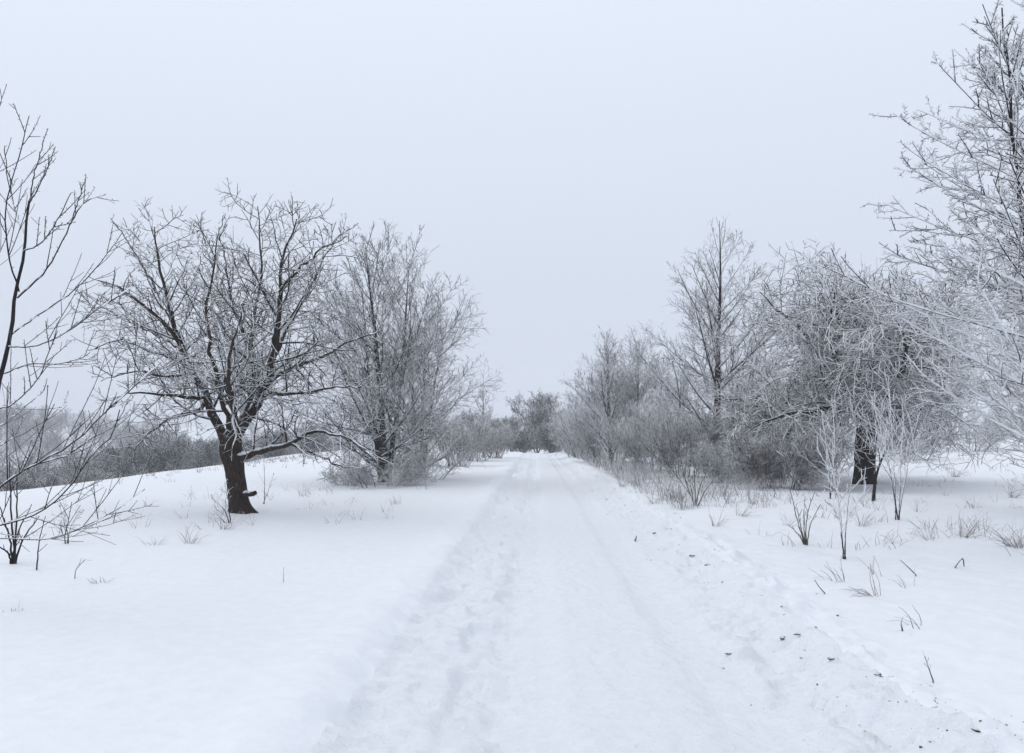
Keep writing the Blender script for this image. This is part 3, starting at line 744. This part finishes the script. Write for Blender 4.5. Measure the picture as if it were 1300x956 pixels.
tufts = [
    (1213, 606, 40, .55, .2, 'brown grass tuft on the open snow right of the thick black trunk', 'straw'),
    (1285, 632, 34, .5, .4, 'grass tuft leaning right at the right edge of the field', 'straw'),
    (1238, 645, 16, .35, .2, 'short grass tuft between the leaning tuft and the big dry tuft', 'straw'),
    (1222, 682, 36, .55, .5, 'big dry grass tuft bent rightward on the right field', 'straw'),
    (1180, 686, 14, .4, -.3, 'sparse grass blades left of the big dry tuft', 'straw'),
    (1290, 695, 44, .5, -.4, 'dense brown tuft cut by the right edge above open snow', 'straw'),
    (1062, 738, 10, .32, -.7, 'few thin blades poking out of snow below the nearest sapling', 'straw'),
    (1112, 756, 14, .36, -.6, 'thin slanted blades in the middle of the right snow', 'straw'),
    (1150, 745, 5, .25, -.7, 'three faint blades right of the slanted blades', 'straw'),
    (1168, 795, 5, .24, -.5, 'faint pale blades near the upright dark stalk', 'straw'),
    (830, 640, 24, .35, .1, 'reddish grass tuft on the right verge left of the dark stem clump', 'straw'),
    (856, 634, 26, .4, .1, 'brownish grass clump beside the dark stem clump', 'straw'),
    (908, 668, 18, .35, .3, 'pale grass arching over snow below the low grey brown shrub', 'straw'),
    (240, 690, 22, .34, .2, 'arched dry grass in the snow below the leaning brown trunk', 'straw'),
    (285, 672, 22, .40, .4, 'curved dry grass nearest the leaning brown trunk', 'straw'),
    (195, 692, 14, .22, .1, 'row of short blades on the open left snow', 'straw'),
    (130, 740, 16, .12, .1, 'tiny grass tip alone on the left snow', 'straw'),
    (22, 775, 12, .10, .1, 'little grass tips at the lower left', 'straw'),
    (385, 630, 20, .45, .2, 'dry grass between the leaning trunk and the flat bramble', 'straw'),
    (940, 655, 26, .4, .3, 'tangled brown grass on the verge right of the dark stem clump', 'straw'),
    (955, 640, 18, .35, -.2, 'wispy grass just below the dense brown shrub', 'straw'),
    (1000, 668, 14, .35, .3, 'thin dry blades behind the fan of thin upright stems', 'straw'),
    (1095, 668, 20, .38, .5, 'flattened dry grass between the thin saplings and the forking white sapling', 'straw'),
    (1130, 690, 10, .28, .6, 'faint bent blades at the foot of the forking white sapling', 'straw'),
    (1165, 650, 14, .35, .2, 'thin grass right of the forking white sapling', 'straw'),
    (790, 618, 26, .45, .1, 'reddish grass at the inner edge of the right verge, farthest of the verge clumps', 'straw'),
    (505, 640, 8, .3, .0, 'lone faint blades on snow below the low bush', 'straw'),
]
for k, (px, py, n, h, ln, lab, mt) in enumerate(tufts):
    tuft(px, py, n, h, ln, 200 + k, lab, mt, group='dry grass tufts poking through the snow')

def stalk(pxs, r, seed, label, mat='dead_stalk', K=0, name='dead_stalk', cat='stalk'):
    rng = np.random.default_rng(seed)
    base = hit(*pxs[0])
    p, rr, L = poly([(a, b, 0.03 * i) for i, (a, b) in enumerate(pxs)], base, base[1], r, r * .5, 9)
    p[0, 2] -= .04
    ch = [tubes(p[None], rr[None], 6, .0)]
    if K:
        L1 = level(rng, (p[None], rr[None], np.array([L])), K, .4, 1., 40, 10, .3, 3, .1, .0, .7, r * .5, .6)
        ch.append(tubes(L1[0], L1[1], 4, .1))
    o = part(name, ch, M[mat]); o.location = base
    return tag(o, label, cat, 'dead stalks in the snow')

stalk([(1146, 802), (1144, 790), (1146, 783)], .007, 300, 'short dark upright stalk alone in the right snow')
stalk([(1186, 868), (1179, 848), (1174, 833)], .0045, 301, 'thin branching weed stalk at the lower right', K=4)
stalk([(1165, 732), (1155, 722), (1143, 711)], .007, 302, 'straight dark stick slanting out of snow under the big dry tuft')
stalk([(1211, 722), (1218, 712), (1222, 709), (1224, 719)], .012, 303, 'dark hooked stick looping out of the snow on the right', K=0)
stalk([(1049, 755), (1040, 745), (1034, 736)], .006, 304, 'small slanted stick left of the slanted blades')
stalk([(806, 688), (808, 680), (807, 684)], .016, 305, 'short brown stick standing at the right edge of the wheel track')
stalk([(360, 740), (360, 728), (360, 720)], .003, 306, 'single hairline stem on the open snow left of the track')
stalk([(95, 735), (96, 725), (108, 710)], .006, 307, 'small forked weed on snow right of the stubby cluster', K=4)
stalk([(150, 608), (149, 598), (149, 592)], .012, 308, 'short upright post-like weed at the edge of the left field')

# unlabelled masses: verge grass and the fringe along the left field edge
def grass_mass(name, pts, seed, label, hmin, hmax, mat, n=7, r=.004):
    rng = np.random.default_rng(seed)
    pts = np.repeat(np.array(pts), n, axis=0); N_ = len(pts)
    pts = pts + np.concatenate([rng.normal(size=(N_, 2)) * .10, np.zeros((N_, 1))], 1)
    pts[:, 2] = hgt(pts[:, 0], pts[:, 1]) - .03
    d = np.concatenate([rng.normal(size=(N_, 2)) * .4, np.ones((N_, 1))], 1)
    dist = np.hypot(pts[:, 0], pts[:, 1])
    rr = r * np.maximum(1, dist / 22)
    q, ra = grow(rng, pts, d, rng.uniform(hmin, hmax, N_), 5, .1, -.08, rr, rr * .4, tip_up=-.12)
    o = part(name, [tubes(q, ra, 3, .1)], M[mat])
    return tag(o, label, 'grass', None, 'stuff')

rng = np.random.default_rng(77)
pts = []
for _ in range(520):
    Y = 17 + 58 * rng.random() ** 1.3; s = 2.4 + abs(rng.normal()) * 1.5
    pts.append((s + .525 + .0297 * Y, Y, 0))
grass_mass('verge_grass', pts, 78, 'brownish dry grass along the right verge', .25, .75, 'brown_twig', 8)
pts = []
for _ in range(120):
    Y = rng.uniform(24, 75); X = -14.4 - .03 * (Y - 20) + rng.normal() * 1.2
    pts.append((X, Y, 0))
grass_mass('field_edge_grass', pts, 79, 'sparse dry weeds along the edge of the left field', .15, .45, 'straw', 6)
pts = []
for _ in range(150):
    Y = rng.uniform(15, 50); X = rng.uniform(6, 26)
    pts.append((X, Y, 0))
while len(pts) < 225:
    Y = rng.uniform(9, 26); s = 2.7 + rng.random() * 5.5
    x = s + .525 + .0297 * Y
    if vnoise(np.array([x * .9]), np.array([Y * .6]), 61)[0] < .58: continue
    pts.append((x, Y, 0))
for _ in range(46):
    Y = rng.uniform(12.5, 24); X = rng.uniform(-8.5, -2.2)
    pts.append((X, Y, 0))
grass_mass('field_grass', pts, 80, 'thin grass blades showing through the snow of the fields', .08, .35, 'straw', 5)

def clod(px, py, size, seed, label):
    rng = np.random.default_rng(seed)
    base = hit(px, py)
    ch = []
    for k in range(5):
        n = 10; c = rng.normal(size=3) * size * .55; c[2] = abs(c[2]) * .15 - size * .08
        th = np.linspace(.15, math.pi - .15, 7)
        rad = size * rng.uniform(.35, .7)
        p = np.stack([np.zeros(7), np.zeros(7), -np.cos(th) * rad * .6], -1) + c
        ch.append(tubes(p[None], (np.sin(th) * rad)[None], n, 0, .16, rng))
    o = part('soil_clod', ch, M['soil']); o.location = base
    return tag(o, label, 'soil clod', 'soil clods on the right ridge')

for k, (px, py, s, lab) in enumerate([
        (994, 810, .05, 'largest broken brown clod on the right snow ridge'),
        (1012, 806, .032, 'dark clod just right of the largest broken clod'),
        (926, 831, .036, 'dark reddish clod on the track side of the ridge near the bottom'),
        (917, 849, .026, 'small clod below the dark reddish clod'),
        (1111, 856, .035, 'clod at the bottom right where the ridge leaves the picture'),
        (878, 706, .05, 'upper flat clod of the cluster half way up the ridge'),
        (897, 717, .045, 'lower flat clod of the cluster half way up the ridge'),
        (917, 740, .028, 'clod just below the cluster half way up the ridge'),
        (1055, 838, .03, 'thin dark crust of soil along the ridge right of the largest clod')]):
    clod(px, py, s * .62, 400 + k, lab)

rng = np.random.default_rng(500)
ch = []
for _ in range(620):
    Y = 4.2 + rng.random() ** 1.6 * 22; s = rng.choice([1.35, 1.7, 1.95, 2.05]) + rng.normal() * .2
    if vnoise(np.array([s * 2.]), np.array([Y * 1.6]), 44)[0] < .56: continue
    x = s + .525 + .0297 * Y; z = ground_at(x, Y)
    th = np.linspace(.2, math.pi - .2, 4); rad = .0026 * math.exp(.55 * rng.normal()) * (1 + Y / 14)
    p = np.stack([np.zeros(4), np.zeros(4), -np.cos(th) * rad * .5], -1) + np.array([x, Y, z - rad * .1])
    p[:, 0] += np.linspace(-1, 1, 4) * rad * rng.normal() * 1.2; p[:, 1] += np.linspace(-1, 1, 4) * rad * rng.normal() * 1.2
    ch.append(tubes(p[None], (np.sin(th) * rad)[None], 5, 0, .35, rng))
tag(part('soil_crumbs', ch, M['soil']), 'scattered crumbs of soil on the packed snow', 'soil', None, 'stuff')

# ------------------------------------------------------------------ haze
bm_v = np.array([[x, y, z] for z in (-30.0, 52.0) for y in (-75.0, 660.0) for x in (-640.0, 640.0)])
bm_f = np.array([[0, 2, 3, 1], [4, 5, 7, 6], [0, 1, 5, 4], [2, 6, 7, 3], [0, 4, 6, 2], [1, 3, 7, 5]])
hm = bpy.data.materials.new('cold_haze'); nt, N, L = nodes_of(hm)
for n in list(N):
    if n.type == 'BSDF_PRINCIPLED': N.remove(n)
pv = N.new('ShaderNodeVolumePrincipled')
pv.inputs['Color'].default_value = (.93, .955, 1.0, 1); pv.inputs['Density'].default_value = .0014
pv.inputs['Anisotropy'].default_value = 0.1
L.new(pv.outputs['Volume'], N['Material Output'].inputs['Volume'])
hz = part('haze', [(bm_v, bm_f, np.zeros(8))], hm)
for p in hz.data.polygons: p.use_smooth = False
tag(hz, 'cold pale winter haze over the fields', 'haze', None, 'stuff')

# ------------------------------------------------------------------ sky, sun, camera
w = bpy.data.worlds.new('World'); sc.world = w; w.use_nodes = True
N = w.node_tree.nodes; L = w.node_tree.links
bg = N['Background']
EL, ROT = 42, -70
sky = N.new('ShaderNodeTexSky'); sky.sky_type = 'NISHITA'; sky.sun_disc = False
sky.sun_elevation = R(EL); sky.sun_rotation = R(ROT); sky.dust_density = 4.0; sky.air_density = 1.2
mx = N.new('ShaderNodeMix'); mx.data_type = 'RGBA'; mx.inputs[0].default_value = .94
L.new(sky.outputs['Color'], mx.inputs[6])
# closed cloud cover, brighter overhead than at the horizon
wt = N.new('ShaderNodeTexCoord'); sx = N.new('ShaderNodeSeparateXYZ'); L.new(wt.outputs['Generated'], sx.inputs[0])
cr = N.new('ShaderNodeValToRGB')
for e, (pos, c) in zip([cr.color_ramp.elements[0], cr.color_ramp.elements[1], cr.color_ramp.elements.new(.5)], [(0, (.60, .655, .772)), (1, (.95, 1.0, 1.09)), (.5, (.80, .872, .99))]):
    e.position = pos; e.color = (*c, 1)
L.new(sx.outputs['Z'], cr.inputs['Fac'])
sc_ = N.new('ShaderNodeVectorMath'); sc_.operation = 'SCALE'; sc_.inputs['Scale'].default_value = 10.0
L.new(cr.outputs['Color'], sc_.inputs[0]); L.new(sc_.outputs[0], mx.inputs[7])
L.new(mx.outputs[2], bg.inputs['Color']); bg.inputs['Strength'].default_value = .1

sd = bpy.data.lights.new('sun', 'SUN'); sd.energy = .52; sd.angle = R(42); sd.color = (1, 1, 1)
so = bpy.data.objects.new('sun', sd); col.objects.link(so)
so.rotation_euler = (R(90 - EL), 0, R(180 - ROT))
cd = bpy.data.cameras.new('camera'); co = bpy.data.objects.new('camera', cd); col.objects.link(co)
co.location = (0, 0, CZ); co.rotation_euler = (R(90), 0, 0)
cd.sensor_fit = 'HORIZONTAL'; cd.sensor_width = 36; cd.lens = 36 * F / 1300
cd.shift_y = (HOR - 478) / 1300; cd.clip_end = 4000; cd.clip_start = .05
sc.camera = co
vs = sc.view_settings
vs.view_transform = 'Standard'; vs.look = 'None'; vs.exposure = .06; vs.gamma = 1; vs.use_curve_mapping = False
cy = sc.cycles
cy.max_bounces = 6; cy.diffuse_bounces = 4; cy.glossy_bounces = 1; cy.volume_bounces = 1; cy.transmission_bounces = 0
cy.use_denoising = True; cy.denoiser = 'OPENIMAGEDENOISE'; cy.denoising_input_passes = 'RGB_ALBEDO_NORMAL'; cy.denoising_prefilter = 'ACCURATE'; cy.use_adaptive_sampling = True; cy.adaptive_threshold = .02
